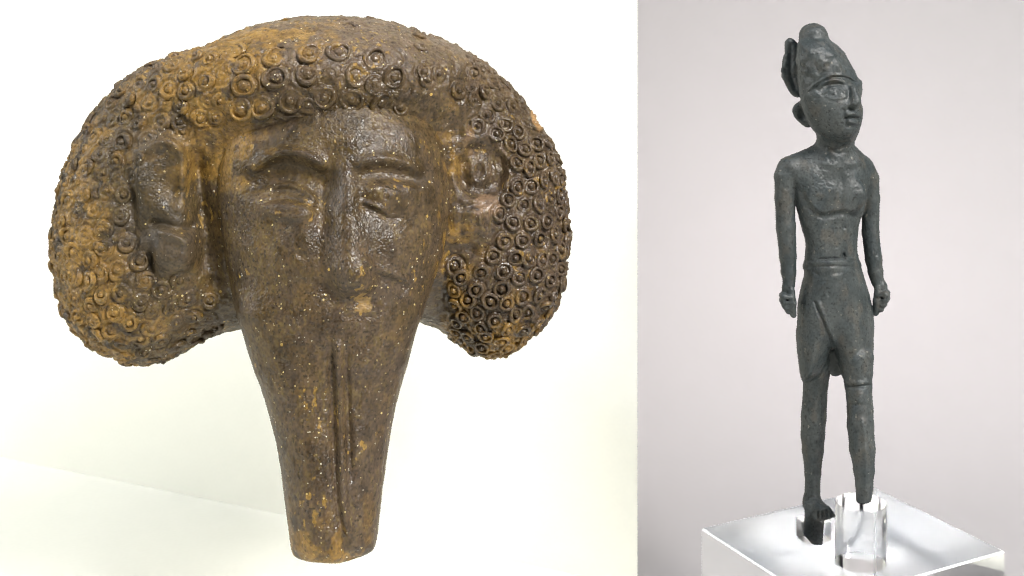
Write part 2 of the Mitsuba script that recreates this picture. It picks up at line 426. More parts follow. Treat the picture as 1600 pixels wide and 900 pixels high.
BEARD = [(365, 480), (378, 520), (388, 557), (397, 587), (402, 598), (417, 647), (428, 692), (437, 745), (444, 802), (450, 850), (453, 930), (588, 930), (592, 850), (598, 787), (606, 722), (617, 654), (628, 598), (637, 567), (649, 520), (660, 480), (600, 440), (430, 440)]
FULL = [(360, 175), (420, 140), (520, 130), (610, 140), (675, 178), (702, 250), (706, 320), (695, 390), (674, 450), (657, 498), (649, 520), (637, 567), (628, 598), (617, 654), (606, 722), (598, 787), (592, 850), (588, 930), (453, 930), (450, 850),
        (444, 802), (437, 745), (428, 692), (417, 647), (402, 598), (397, 587), (388, 557), (378, 520), (366, 480), (352, 430), (338, 370), (329, 300), (337, 235)]
full_o = Outline(HEAD, FULL, 0)
D_HEAD = np.linalg.norm(HEAD.O) / U


def seen(P):
    q = P.copy()
    q[:, :2] *= (D_HEAD / (D_HEAD - P[:, 2]))[:, None]
    return q


wig_o, face_o, beard_o = Outline(HEAD, WIG, 0), Outline(HEAD, FACE, 90), Outline(HEAD, BEARD, 110)
A = HEAD.at


def wig_sdf(P):
    d = slab(wig_o(P), P[:, 2], 140, 140)
    c = A(497, 150, 15)
    d = smin(d, ball(P, c + [0, 0, 5], (285, 121, 200)), 50)
    return smax(d, wig_o(seen(P)) + 1.5, 16)


def face_sdf(P):
    d = slab(face_o(P), P[:, 2] - 90, 98, 95)
    d = smin(d, ball(P, A(540, 350, 85), (146, 260, 150)), 50)
    bd = slab(beard_o(P), P[:, 2] - 112, 80, 66)
    y0, y1 = A(515, 876, 150)[1], A(515, 440, 150)[1]
    bd = smax(bd, y0 + 0.06 * np.abs(P[:, 0] - A(530, 870, 150)[0]) - P[:, 1], 24)
    d = smin(d, bd, 40)
    # nose
    d = smin(d, cone(P, A(536, 280, 216), A(549, 428, 236), 8, 13), 30)
    d = smin(d, ball(P, A(553, 436, 230), (24, 20, 17)), 24)
    return smax(d, full_o(seen(P)), 14)


h = 2.3
lo, hi = A(60, 600, 0) - [20, 20, 160], A(905, 10, 0) + [20, 20, 0]; hi[2] = 240
Vw, Fw = nets(wig_sdf, lo, hi, h)
h = 2.5
lo, hi = A(300, 890, 0) - [20, 20, 40], A(720, 130, 0) + [20, 20, 0]; hi[2] = 280
Vf, Ff = nets(face_sdf, lo, hi, h)
Vw, Vf = relax(Vw, Fw, 2), relax(Vf, Ff, 2)

R_ = Relief(60, 0, 920, 900)
# left brow, socket, eye
R_.stroke([(388, 270), (411, 252), (433, 241), (449, 237), (471, 241), (495, 252), (513, 266)], 6.0, 11, 0.1)
R_.gauss(456, 284, 56, 29, -19, 4, 4)
R_.gauss(510, 300, 14, 40, -17, 8)
R_.gauss(505, 380, 16, 60, -9, 6)
R_.gauss(448, 318, 42, 17, 11)
R_.gauss(496, 322, 10, 12, -5)
R_.stroke([(405, 306), (425, 292), (445, 288), (468, 293), (487, 306), (496, 318)], 3.0, 5.5, 0.15)
R_.stroke([(408, 318), (435, 311), (462, 313), (485, 322), (500, 330)], 2.2, -5, 0.1)
R_.stroke([(415, 330), (440, 340), (470, 340), (494, 330)], 3.0, 3.5, 0.2)
# right brow, socket, eye
R_.stroke([(553, 264), (570, 254), (592, 249), (618, 251), (645, 262), (660, 276)], 6.5, 7, 0.12)
R_.gauss(604, 276, 42, 15, -12, 6, 3)
R_.gauss(614, 292, 38, 10, 8, 4)
R_.gauss(612, 332, 40, 16, -4, 8)
R_.gauss(566, 300, 12, 24, -11, -10)
R_.gauss(612, 315, 38, 16, 9, 8)
R_.stroke([(572, 306), (590, 291), (612, 286), (636, 290), (655, 302)], 3.4, 3, 0.2)
R_.stroke([(560, 320), (575, 325), (592, 333), (607, 341), (630, 340)], 2.2, -3.5, 0.15)
R_.stroke([(566, 316), (582, 320), (606, 333)], 2.5, 4, 0.2)
# cheeks, folds, mouth
R_.gauss(622, 392, 44, 36, 7)
R_.stroke([(566, 400), (578, 413), (595, 423), (618, 431), (646, 442)], 4.0, 6, 0.1)
R_.stroke([(572, 412), (592, 432), (618, 441), (640, 450)], 7.0, -5, 0.1)
R_.gauss(455, 395, 48, 40, 6)
R_.gauss(520, 448, 14, 14, -9); R_.gauss(584, 440, 10, 10, -3)
R_.stroke([(512, 474), (535, 466), (556, 464), (578, 467), (598, 476)], 9, -2.5, 0.25)
R_.stroke([(520, 494), (548, 493), (576, 494), (596, 496)], 3, -1.6, 0.3)
# the beard's central ridge between two grooves
R_.stroke([(516, 535), (518, 580), (521, 640), (523, 710), (528, 780), (536, 830), (541, 885)], 4.6, -5.5, 0.08)
R_.stroke([(527, 530), (529, 580), (531, 640), (533, 710), (537, 790), (545, 840)], 4.5, 7.0, 0.08)
R_.stroke([(541, 540), (542, 600), (544, 660), (548, 760)], 3.6, -4.5, 0.12)
R_.gauss(480, 700, 26, 140, 3, 0)
# damage
R_.gauss(548, 874, 9, 9, -9); R_.gauss(470, 868, 14, 8, -4)
for x, y, s, a in ((416, 382, 9, -2.5), (447, 350, 7, -2.5), (470, 398, 6, -2.5), (395, 760, 6, -3), (560, 466, 12, -4), (640, 210, 20, 2.5)):
    R_.gauss(x, y, s, s * 0.7, a, 30)

WR = Relief(60, 0, 920, 900)
# left ear sunk in the wig: rim, hollow, lobe
WR.gauss(257, 283, 41, 68, 20, -6, 5)
WR.gauss(274, 388, 35, 31, 23, 0, 4)
WR.stroke([(216, 310), (216, 268), (232, 236), (260, 222), (282, 236), (290, 262), (286, 300)], 6, 10, 0.1)
WR.gauss(258, 290, 22, 42, -9, 0, 2)
WR.gauss(272, 300, 9, 14, -8)
WR.stroke([(232, 346), (258, 352), (282, 358), (304, 352)], 5, -9, 0.1)
WR.stroke([(246, 362), (268, 366), (302, 384)], 5, 6, 0.12)
WR.gauss(234, 406, 6, 14, -15); WR.gauss(314, 398, 7, 18, -18)
WR.stroke([(304, 228), (308, 290), (318, 350), (330, 410), (342, 470)], 13, -24, 0.15)
WR.gauss(208, 320, 6, 60, -7)
# right ear: ring groove, boss with a hole, broken lobe
WR.gauss(752, 267, 44, 52, 9, 0, 6)
WR.gauss(752, 267, 32, 40, -27, 0, 5)
WR.gauss(749, 270, 17, 22, 14, 0, 3)
WR.gauss(751, 266, 5, 7, -9); WR.stroke([(724, 240), (722, 270), (732, 298)], 5, -6, 0.2); WR.stroke([(782, 236), (787, 270), (776, 304)], 4.5, -8, 0.2)
WR.gauss(736, 338, 28, 28, 13, -15, 3)
WR.gauss(752, 352, 10, 14, -5); WR.gauss(724, 352, 9, 10, -5); WR.gauss(738, 322, 12, 6, -4)
WR.stroke([(716, 326), (742, 320), (766, 318)], 4, -4, 0.15)
WR.stroke([(747, 330), (750, 350), (757, 366)], 3, 5, 0.2)
WR.gauss(722, 394, 26, 18, -14, -20, 3)
WR.gauss(690, 480, 12, 30, -14)
# hairline ledge over the brow
WR.stroke([(352, 190), (400, 186), (455, 184), (510, 182), (560, 184), (610, 186), (650, 192)], 9, 3, 0.1)


def carve(V, Fc, rel, keep, amp):
    N = vnormals(V, Fc)
    x, y = HEAD.px(V)
    front = np.clip((N[:, 2] - 0.05) / 0.35, 0, 1)
    V = V.copy()
    V[:, 2] += rel(x, y) * front * keep(V)
    n1 = meshkit.fbm(V / 30.0, 3, 5) - 0.5
    n2 = meshkit.fbm(V / 9.0, 3, 9) - 0.5
    n3 = np.maximum(meshkit.noise(V / 13.0, 21) - 0.72, 0)
    calm = 1 - 0.75 * np.exp(-(((x - 266) / 44) ** 2 + ((y - 315) / 100) ** 2) ** 2)
    return V + N * (((n1 * 5 + n2 * 3.0) * amp - n3 * 7) * calm)[:, None]


Vf = carve(Vf, Ff, R_, lambda V: V[:, 2] > 60, 0.42)
Vw = carve(Vw, Fw, WR, lambda V: V[:, 2] > 0, 1.6)
Nf, Nw = vnormals(Vf, Ff), vnormals(Vw, Fw)

# curls: small rings with a boss in the middle, all over the wig
fx, fy = HEAD.px(Vw)
depth_tree = cKDTree(np.column_stack(HEAD.px(Vf)))
face_front = Vf[:, 2]


def free(i):
    """not under the face, on an ear or at the back"""
    x, y, v = fx[i], fy[i], Vw[i]
    if v[2] < -45:
        return False
    if ((x - 266) / 56) ** 2 + ((y - 320) / 114) ** 2 < 1 or ((x - 752) / 47) ** 2 + ((y - 268) / 55) ** 2 < 1 or ((x - 728) / 46) ** 2 + ((y - 350) / 66) ** 2 < 1:
        return False
    if 640 < x < 735 and 150 < y < 300:
        return False
    if 628 < x < 735 and 60 < y <= 150 and meshkit.noise(v / 26.0, 5) < 0.55:
        return False
    if 345 < x < 700 and y > 180:
        return False
    if x < 345 and 296 < x and 200 < y < 455:
        return False
    return True


cand = np.array([i for i in rng.permutation(len(Vw))[:60000] if free(i)])
seeds = [(375, 172), (412, 166), (455, 160), (503, 154), (550, 158), (596, 164), (384, 134), (432, 120), (480, 112), (380, 98), (428, 88), (484, 84), (530, 82), (584, 88), (560, 120), (615, 122)]
front = cand[Vw[cand, 2] > 60]
ft = cKDTree(np.column_stack([fx[front], fy[front]]))
picked, pts = [], []


def try_add(i, gap):
    v = Vw[i]
    if pts and cKDTree(np.array(pts)).query(v)[0] < gap:
        return False
    picked.append(i); pts.append(v)
    return True


for s in seeds:
    try_add(front[ft.query(s)[1]], 20)
seeded = len(picked)
have = np.zeros((4000, 3)) + 1e6
have[:len(pts)] = pts
for i in cand:
    x, y, v = fx[i], fy[i], Vw[i]
    gap = 23.5 if x > 640 else 25.0 if x < 345 else 26.5
    if (((have[:len(pts)] - v) ** 2).sum(1) < gap * gap).any():
        continue
    have[len(pts)] = v
    picked.append(i); pts.append(v)


# even them out into a close packing
C = np.array(pts)
cp = Vw[cand]
for _ in range(8):
    own = cKDTree(C).query(cp)[1]
    cnt = np.maximum(np.bincount(own, minlength=len(C)), 1)[:, None]
    mean = np.stack([np.bincount(own, cp[:, k], minlength=len(C)) for k in range(3)], 1) / cnt
    C[seeded:] = mean[seeded:]
near = cKDTree(cp).query(C)[1]
picked = [int(cand[i]) for i in near]
sizes = []


def curl_mesh(c, n, rad, tube, boss, sink, wear):
    """a ring (or one turn of a spiral) with a boss, lying on the surface at c"""
    t = np.cross(n, [0.3, 1, 0.1]); t /= np.linalg.norm(t)
    b = np.cross(n, t)
    nu, nv = 18, 6
    ph0 = random.random() * 6.28
    V, Fc = [], []
    ell = 1 + 0.12 * (random.random() - 0.5)
    wob = random.random() * 6.28
    for i in range(nu):
        a = 2 * math.pi * i / nu
        r = rad * (1 + 0.06 * math.sin(2 * a + wob) + 0.04 * math.sin(3 * a - wob))
        tb = tube * (1 + wear * math.sin(a + wob) + 0.3 * wear * math.sin(2 * a - wob))
        for j in range(nv):
            g = 2 * math.pi * j / nv
            rr = r + tb * math.cos(g)
            V.append(c + t * rr * math.cos(a + ph0) * ell + b * rr * math.sin(a + ph0) / ell + n * (tb * 1.05 * math.sin(g) - sink))
    for i in range(nu):
        for j in range(nv):
            p, q = i * nv + j, ((i + 1) % nu) * nv + j
            p2, q2 = i * nv + (j + 1) % nv, ((i + 1) % nu) * nv + (j + 1) % nv
            Fc += [[p, q, q2], [p, q2, p2]]
    k0 = len(V)
    nb = 10
    for ring, (s, z) in enumerate(((1.0, -1.5), (0.8, boss * 0.55), (0.4, boss * 0.92))):
        for i in range(nb):
            a = 2 * math.pi * i / nb
            V.append(c + (t * math.cos(a) + b * math.sin(a)) * rad * 0.52 * s + n * (z - sink * 0.6))
    V.append(c + n * (boss - sink * 0.6))
    for ring in range(2):
        for i in range(nb):
            p, q = k0 + ring * nb + i, k0 + ring * nb + (i + 1) % nb
            Fc += [[p, q, q + nb], [p, q + nb, p + nb]]
    for i in range(nb):
        Fc.append([k0 + 2 * nb + i, k0 + 2 * nb + (i + 1) % nb, k0 + 3 * nb])
    return np.array(V), np.array(Fc)


def curl_size(k):
    i = picked[k]
    x, y = fx[i], fy[i]
    if k < seeded:
        return 14.0 + random.random() * 2.0, 3.3, 3.6, 1.2, 0.45
    if x > 640:                                     # crisp curls
        rad, tube, boss, sink, wear = 9.6 + random.random() * 2.0, 3.1, 5.8, 0.2 + random.random() * 0.6, 0.2
        if y < 205:
            sink, wear = 1.6 + random.random(), 0.5
        if x < 745 and y < 190:
            sink = 2.6 + random.random()
    elif x < 345:                                   # worn curls
        rad, tube, boss, sink, wear = 8.0 + random.random() * 3.5, 2.8, 3.8 + random.random() * 1.4, 1.9 + random.random() * 2.0, 0.75
    else:
        rad, tube, boss, sink, wear = 9.5 + random.random() * 3.5, 2.6, 2.8, 2.7 + random.random() * 1.0, 0.7
        if 500 < x < 635 and y < 150:
            sink += 0.8
    if y < 75 or Vw[i, 2] < 15:                     # rubbed flat round the rim
        sink += 1.0
    return rad, tube, boss, sink, wear


sizes = [curl_size(k) for k in range(len(picked))]
# hollows between and inside the curls
base_c = Vw[picked].copy(); base_n = Nw[picked].copy()
dist_c, own = cKDTree(base_c).query(Vw, k=2)
rad_a = np.array([q[0] for q in sizes])
sunk = np.zeros(len(Vw))
for j in range(2):
    r0 = rad_a[own[:, j]]
    sunk = np.maximum(sunk, 3.2 * np.exp(-((dist_c[:, j] - r0 - 5.2) / 2.4) ** 2) + 1.6 * np.exp(-((dist_c[:, j] - r0 * 0.72) / 2.2) ** 2))
worn = np.where(fx > 640, np.where(fy < 205, 0.7, 1.15), np.where(fx < 345, 0.85, 0.6)) * np.where(fy < 80, 0.55, 1)
Vw = Vw - Nw * (sunk * worn * (0.4 + 1.2 * meshkit.noise(Vw / 20.0, 77)))[:, None]
Nw = vnormals(Vw, Fw)

order = sorted(range(len(picked)), key=lambda k: (k >= seeded, -base_c[k, 2]))
rest_V, rest_F, off = [], [], 0
for rank, k in enumerate(order):
    v, n = base_c[k], base_n[k]
    rad, tube, boss, sink, wear = sizes[k]
    V, Fc = curl_mesh(v, n, rad, tube, boss, sink, wear)
    if rank < 300:
        key = 'carved_head__wig__curl' + (f'_{rank:03d}' if rank else '')
        scene[key] = mikit.ply(trimesh.Trimesh(HEAD.world(V), Fc, process=False), 'head_glaze', smooth=True)
    else:
        rest_V.append(V); rest_F.append(Fc + off); off += len(V)
if rest_V:
    scene['carved_head__wig__small_curls'] = mikit.ply(trimesh.Trimesh(HEAD.world(np.vstack(rest_V)), np.vstack(rest_F), process=False), 'head_glaze', smooth=True)
    labels['carved_head__wig__small_curls'] = {'kind': 'stuff', 'label': 'small worn curls round the rim of the wig'}


def to_world_normals(fr, N):
    return N[:, :1] * fr.r + N[:, 1:2] * fr.u + N[:, 2:3] * fr.f


cx_, cy_ = HEAD.px(Vf[Ff].mean(1))
is_beard = cy_ > 545
Wf, WNf, Ww, WNw = HEAD.world(Vf), to_world_normals(HEAD, Nf), HEAD.world(Vw), to_world_normals(HEAD, Nw)
piece('carved_head__face', Wf, Ff[~is_beard], WNf, 'head_glaze')
piece('carved_head__beard', Wf, Ff[is_beard], WNf, 'head_glaze')
ex, ey = HEAD.px(Vw[Fw].mean(1)); zf = Vw[Fw][:, :, 2].mean(1)
ear1 = (zf > 40) & (((ex - 266) / 50) ** 2 + ((ey - 320) / 104) ** 2 < 1)
ear2 = (zf > 40) & ((((ex - 752) / 42) ** 2 + ((ey - 268) / 50) ** 2 < 1) | (((ex - 738) / 38) ** 2 + ((ey - 345) / 45) ** 2 < 1))
piece('carved_head__wig', Ww, Fw[~(ear1 | ear2)], WNw, 'head_glaze')
piece('carved_head__ear', Ww, Fw[ear1], WNw, 'head_glaze')
piece('carved_head__ear_001', Ww, Fw[ear2], WNw, 'head_glaze')
# steel pin that holds the head off the white panel
pa = HEAD.world(np.array([A(500, 330, -110)]))[0]
wn3 = np.array([wn[0], wn[1], 0.0])
dist = ((we - pa[:2]) @ wn) / wn3[1] if False else ((we - pa[:2]) @ wn)
pb = pa + wn3 * (dist - 0.0005)
scene['carved_head__mounting_pin'] = mikit.ply(trimesh.creation.cylinder(0.003, segment=[pa, pb], sections=24), 'steel', smooth=40)
labels['carved_head'] = {'label': 'brown carved head with big round curly wig and long tapering beard', 'category': 'sculpture'}
labels['carved_head__beard'] = {'label': 'long smooth beard tapering to a blunt ochre stained end'}
labels['carved_head__ear'] = {'label': 'worn ear half sunk in the ochre side of the wig'}
labels['carved_head__ear_001'] = {'label': 'ear with a round hollow and broken lobe beside crisp curls'}

# ------------------------------------------------------------------ the bronze statuette
B = STAT.at
CROWN = [(1341, 126), (1336, 115), (1327, 98), (1317, 81), (1310, 73), (1301, 66), (1292, 60), (1271, 58), (1250, 63), (1246, 78), (1246, 100), (1248, 130), (1252, 150), (1262, 158), (1300, 150), (1336, 142)]
PLUME = [(1234, 59), (1227, 64), (1226, 74), (1226, 84), (1220, 106), (1222, 120), (1229, 135), (1239, 150), (1252, 151), (1260, 140), (1258, 110), (1254, 85), (1249, 72), (1243, 64)]
SKULL = [(1342, 124), (1347, 135), (1347, 146), (1345, 157), (1348, 170), (1348, 182), (1345, 198), (1339, 213), (1330, 223), (1312, 225), (1292, 218), (1277, 208), (1266, 195), (1258, 178), (1252, 158), (1250, 140), (1258, 122), (1300, 110)]
EAR = [(1253, 158), (1244, 162), (1238, 170), (1240, 180), (1248, 190), (1260, 199), (1267, 196), (1270, 182), (1264, 166)]
TORSO = [(1243, 262), (1258, 246), (1280, 238), (1302, 234), (1325, 238), (1342, 247), (1356, 262), (1357, 285), (1350, 330), (1343, 350), (1340, 376), (1340, 404), (1344, 420), (1300, 430), (1258, 420), (1258, 400), (1259, 376), (1253, 353), (1246, 325), (1241, 300), (1239, 278)]
KILT = [(1259, 340), (1300, 335), (1340, 340), (1341, 400), (1349, 432), (1358, 461), (1364, 488), (1366, 510), (1365, 559), (1362, 598), (1342, 601), (1319, 592), (1312, 575), (1306, 553), (1301, 541), (1295, 553), (1287, 570), (1273, 586), (1254, 590), (1247, 552), (1244, 520), (1246, 500), (1247, 470), (1253, 441), (1257, 425), (1258, 400)]
FLAP = [(1294, 545), (1308, 545), (1315, 565), (1314, 583), (1309, 586), (1299, 585), (1297, 577), (1286, 574), (1288, 560)]
TANG = [(1257, 782), (1258, 800), (1256, 831), (1263, 840), (1269, 847), (1285, 848), (1286, 831), (1288, 812), (1286, 795), (1278, 780)]
so = {k: Outline(STAT, v, w, pad=60) for k, v, w in (('crown', CROWN, 6), ('plume', PLUME, -12), ('skull', SKULL, 8), ('ear', EAR, 8), ('torso', TORSO, 0), ('kilt', KILT, 4), ('flap', FLAP, 4))}
so['tang'] = Outline(STAT, TANG, 4, False, 60)
so['flap'] = Outline(STAT, FLAP, 0, False, 60)
so['torso'] = Outline(STAT, TORSO, 0, True, 60)


def tilt(P, u0, k):
    """depth measured from a plane turned about the upright axis, as the figure faces half right"""
    return P[:, 2] + k * (P[:, 0] - u0)


LIMB_L = [((1236, 262), 26, 17), ((1227, 276), 28, 17), ((1226, 310), 30, 15.3), ((1228, 355), 32, 15), ((1231, 400), 34, 13.2), ((1232, 425), 36, 11.2), ((1233, 442), 38, 9.6)]
LIMB_R = [((1346, 260), -20, 17), ((1357, 278), -24, 16), ((1361, 310), -26, 13.6), ((1360, 364), -24, 13.2), ((1365, 405), -20, 13), ((1368, 425), -18, 11.5), ((1371, 440), -16, 10)]
LEG_L = [((1276, 560), -6, 26), ((1274.5, 600), -8, 19), ((1271.5, 650), -8, 19.5), ((1270, 680), -9, 18.6), ((1270, 705), -10, 16.5), ((1270, 739), -8, 12.6), ((1269.5, 765), -6, 11.6), ((1269, 785), -4, 12.4)]
LEG_R = [((1338, 560), 16, 27), ((1341, 600), 24, 20.5), ((1344, 640), 34, 19.5), ((1344.5, 664), 40, 20), ((1347.5, 702), 49, 19.2), ((1350, 735), 57, 15.5), ((1350.5, 760), 62, 12.8), ((1349, 800), 70, 10.6)]


def chain(P, pts, flat=1.0, k=3):
    d = None
    for (a, wa_, ra), (b, wb_, rb) in zip(pts, pts[1:]):
        e = cone(P, B(*a, wa_), B(*b, wb_), ra, rb, flat)
        d = e if d is None else smin(d, e, k)
    return d


def fist(P, x, y, w, s):
    """a clenched hand hanging down: palm, four curled fingers stacked towards the viewer, thumb down the front"""
    d = cone(P, B(x, y - 18, w), B(x + 1 * s, y + 2, w), 9, 10.5)
    for i in range(4):
        yy, ww, o = y - 7 + i * 7.4, w + 6 - i * 1.5, (0, 0.5, 3.5, 7.5)[i] * s
        r = (5.6, 5.8, 5.4, 4.6)[i]
        a, b, c = B(x - 8.5 * s + o, yy, ww - 4), B(x - 6.5 * s + o, yy + 3, ww + 8), B(x + 4 * s + o * 0.6, yy + 4, ww + 7)
        d = smin(d, smin(cone(P, a, b, r, r * 0.95), cone(P, b, c, r * 0.95, r * 0.75), 2), 1.2)
    a, b, c = B(x + 5 * s, y - 14, w + 6), B(x + 8 * s, y + 6, w + 11), B(x + 8.5 * s, y + 24, w + 8)
    d = smin(d, smin(cone(P, a, b, 5.8, 5.4), cone(P, b, c, 5.4, 5.0), 2), 1.6)
    return smax(d, -cone(P, B(x - 1 * s, y + 1, w + 12), B(x - 1 * s, y + 1, w + 60), 1.9, 1.9), 1.2)


def stat_parts(P):
    u0 = B(1300, 430, 0)[0]
    parts = {}
    # head
    hd = slab(so['skull'](P), tilt(P, u0, 0.25) - 8, 52, 46)
    hd = smin(hd, ball(P, B(1318, 175, 38), (27, 40, 26)), 18)
    hd = smin(hd, cone(P, B(1332, 138, 52), B(1338, 159, 62), 4.2, 7.2), 6)
    ear = slab(so['ear'](P), P[:, 2] - 8, 8, 6)
    ear = smax(ear, -ball(P, B(1254, 178, 17), (7, 11, 7)), 3)
    hd = smin(hd, ear, 3)
    neck = cone(P, B(1303, 262, 0), B(1305, 200, 8), 31, 27)
    t = slab(so['torso'](P), tilt(P, u0, 0.30), 38 + 0 * P[:, 0], 34)
    t = smin(t, ball(P, B(1284, 306, 34), (30, 24, 12)), 14)
    t = smin(t, ball(P, B(1327, 306, 24), (26, 24, 12)), 14)
    body = smin(smin(t, neck, 16), hd, 8)
    al, ar = chain(P, LIMB_L, 1.0), chain(P, LIMB_R, 1.0)
    sh = smin(cone(P, B(1272, 250, 6), B(1233, 264, 24), 20, 19), cone(P, B(1328, 250, -4), B(1349, 264, -20), 20, 17), 4)
    body = smin(body, sh, 14)
    fl, fr_ = fist(P, 1231, 468, 38, 1), fist(P, 1377, 465, -14, -1)
    arms = np.minimum(smin(al, fl, 5), smin(ar, fr_, 5))
    body = smin(body, arms, 3.5)
    ll, lr = chain(P, LEG_L), chain(P, LEG_R)
    ycut = B(1349, 784, 66)
    lr = smax(lr, ycut[1] - P[:, 1] + 0.12 * (P[:, 0] - ycut[0]), 3)
    foot = cone(P, B(1268, 783, -2), B(1290, 800, 22), 12, 9)
    foot = smin(foot, cone(P, B(1266, 790, -6), B(1282, 806, 18), 10, 9), 8)
    for i in range(5):
        a = np.array([1297.5 - i * 5.2, 799 + i * 2.6]); 
        foot = smin(foot, cone(P, B(a[0] - 5, a[1] - 5, 24 - i * 1.2), B(a[0] + 4.5 - i * 0.6, a[1] + 6.5 - i * 0.4, 33 - i * 1.0), 4.6, 3.6 - 0.15 * i), 1.6)
    legs = np.minimum(smin(ll, foot, 8), lr)
    body = np.minimum(body, legs)
    parts['body'] = body
    parts['tang'] = slab(so['tang'](P), P[:, 2] - 4, 11, 2.5)
    # kilt with waistband and inner flap
    kl = slab(so['kilt'](P), tilt(P, u0, 0.26) - 1 - 0.03 * (B(1300, 420)[1] - P[:, 1]), 50, 50)
    kl = smax(kl, P[:, 1] - B(1300, 405.5, 40)[1] - 0.01 * (P[:, 0] - u0), 1.5)
    kl = smin(kl, slab(so['flap'](P), P[:, 2] + 2, 12, 2.5), 1.5)
    parts['kilt'] = kl
    cr = slab(so['crown'](P), tilt(P, u0, 0.2) - 6, 52, 44)
    parts['crown'] = cr
    parts['knob'] = ball(P, B(1271, 58, 6), (23, 22, 25))
    pl = slab(so['plume'](P), P[:, 2] + 12, 9, 7)
    parts['plume'] = pl
    return parts


def stat_sdf(P):
    q = stat_parts(P)
    d = smin(q['body'], q['kilt'], 1.5)
    d = smin(d, q['tang'], 2)
    d = smin(d, q['crown'], 1.5)
    d = smin(d, q['knob'], 4)
    return smin(d, q['plume'], 3)


lo = B(1200, 855, 0) - [10, 10, 75]; hi = B(1400, 30, 0) + [10, 10, 0]; hi[2] = 105
Vs, Fs = nets(stat_sdf, lo, hi, 1.5)
Vs = relax(Vs, Fs, 1)
S_ = Relief(1190, 20, 1410, 860, 0.5)
# face: brow, long oval eye, far eye, mouth; headband
S_.stroke([(1277, 140), (1284, 131), (1297, 126), (1312, 126), (1325, 133)], 2.4, 3.4, 0.12)
S_.gauss(1304, 144, 20, 10, -4.0, 8, 3)
S_.gauss(1307, 144, 12, 6.5, 5.0, 8)
S_.stroke([(1287, 147), (1298, 138), (1311, 137), (1324, 147)], 1.5, 2.0, 0.12)
S_.stroke([(1287, 148), (1300, 154), (1314, 154), (1324, 149)], 1.5, 1.4, 0.12)
S_.gauss(1308, 145, 3, 3, -2.0)
S_.gauss(1327, 146, 3, 8, -4)
S_.gauss(1342, 144, 4, 5, 2.6)
S_.stroke([(1336, 136), (1342, 133), (1347, 138)], 1.6, 3)
S_.gauss(1331, 163, 6, 3.5, 3.2); S_.stroke([(1324, 168), (1336, 171), (1346, 168)], 1.8, -3.6, 0.1)
S_.stroke([(1321, 179), (1333, 177), (1346, 180)], 2.3, 4.0, 0.12)
S_.stroke([(1319, 184), (1333, 184), (1347, 186)], 1.3, -5.0, 0.1)
S_.stroke([(1323, 190), (1334, 191), (1345, 192)], 2.4, 4.0, 0.12)
S_.stroke([(1317, 168), (1318, 180), (1326, 198)], 2.5, -2.4, 0.2)
S_.stroke([(1318, 198), (1332, 198), (1344, 199)], 2.0, -2.0, 0.2)
S_.gauss(1331, 207, 10, 6, 3.0)
S_.gauss(1300, 176, 14, 12, 2.5)
S_.stroke([(1262, 142), (1275, 130), (1297, 118), (1313, 117), (1327, 120), (1340, 127)], 1.3, 2.6, 0.05)
S_.stroke([(1262, 146), (1276, 134), (1297, 122), (1313, 121), (1327, 124), (1340, 131)], 1.3, -2.4, 0.05)
# neck folds, breastbone, chest edge, navel, belt, kilt overlap, hem
S_.stroke([(1290, 226), (1306, 232), (1324, 228)], 1.8, -2.0, 0.2); S_.stroke([(1296, 233), (1310, 240), (1322, 236)], 1.6, -1.8, 0.2)
S_.stroke([(1272, 250), (1292, 256), (1308, 259)], 3, 1.8, 0.2); S_.stroke([(1320, 258), (1340, 255), (1354, 258)], 3, 1.6, 0.2)
S_.stroke([(1313, 262), (1314, 290), (1312, 330)], 4, -2.2, 0.15)
S_.stroke([(1252, 300), (1262, 318), (1276, 335), (1290, 339), (1303, 336), (1318, 333), (1332, 338), (1344, 338)], 3.2, -3.0, 0.1)
S_.stroke([(1258, 300), (1270, 320), (1284, 329), (1300, 327), (1320, 326), (1336, 330)], 4.0, 2.2, 0.15)
S_.stroke([(1314, 345), (1316, 370), (1318, 398)], 3, -1.6, 0.2)
for k, (xa, xb) in enumerate(((1278.5, 1277.5), (1285, 1285.5), (1291, 1293), (1296.5, 1299.5))):
    S_.stroke([(xa, 799 - k * 1.2), ((xa + xb) / 2, 805 - k), (xb, 812 - k * 0.8)], 1.0, -4.5, 0.15)
S_.stroke([(1236, 66), (1235, 90), (1236, 115), (1244, 142)], 2.0, -2.2, 0.1)
S_.stroke([(1258, 70), (1256, 100), (1262, 130)], 2.5, -2.0, 0.2); S_.stroke([(1290, 72), (1304, 95), (1316, 116)], 5, 1.8, 0.2); S_.stroke([(1272, 78), (1276, 100), (1282, 118)], 4, -1.5, 0.2)
S_.gauss(1318, 400, 2.2, 3.2, -7); S_.gauss(1320, 356, 1.4, 1.4, -3)
S_.stroke([(1258, 408), (1280, 406), (1310, 405), (1341, 408)], 1.3, -2.4)
S_.stroke([(1256, 419), (1280, 417), (1310, 416), (1346, 419)], 1.3, -2.0)
S_.stroke([(1272, 470), (1280, 487), (1290, 512), (1301, 538)], 1.5, -3.2, 0.05)
S_.stroke([(1276, 468), (1285, 487), (1295, 512), (1305, 538), (1315, 568)], 2.2, 2.2, 0.1)
S_.stroke([(1318, 601), (1338, 605), (1363, 602)], 1.6, -4.0)
S_.stroke([(1252, 592), (1266, 592), (1277, 588), (1288, 572)], 1.6, -3.5)
S_.stroke([(1320, 594), (1340, 598), (1362, 595)], 2.2, 1.8)
S_.gauss(1330, 634, 9, 5, -1.8, 10); S_.stroke([(1324, 628), (1334, 633), (1350, 632)], 1.6, -2.2, 0.2)
S_.gauss(1341, 622, 10, 9, 2)
S_.stroke([(1346, 650), (1352, 690), (1353, 740), (1352, 775)], 3, 2.2, 0.1)
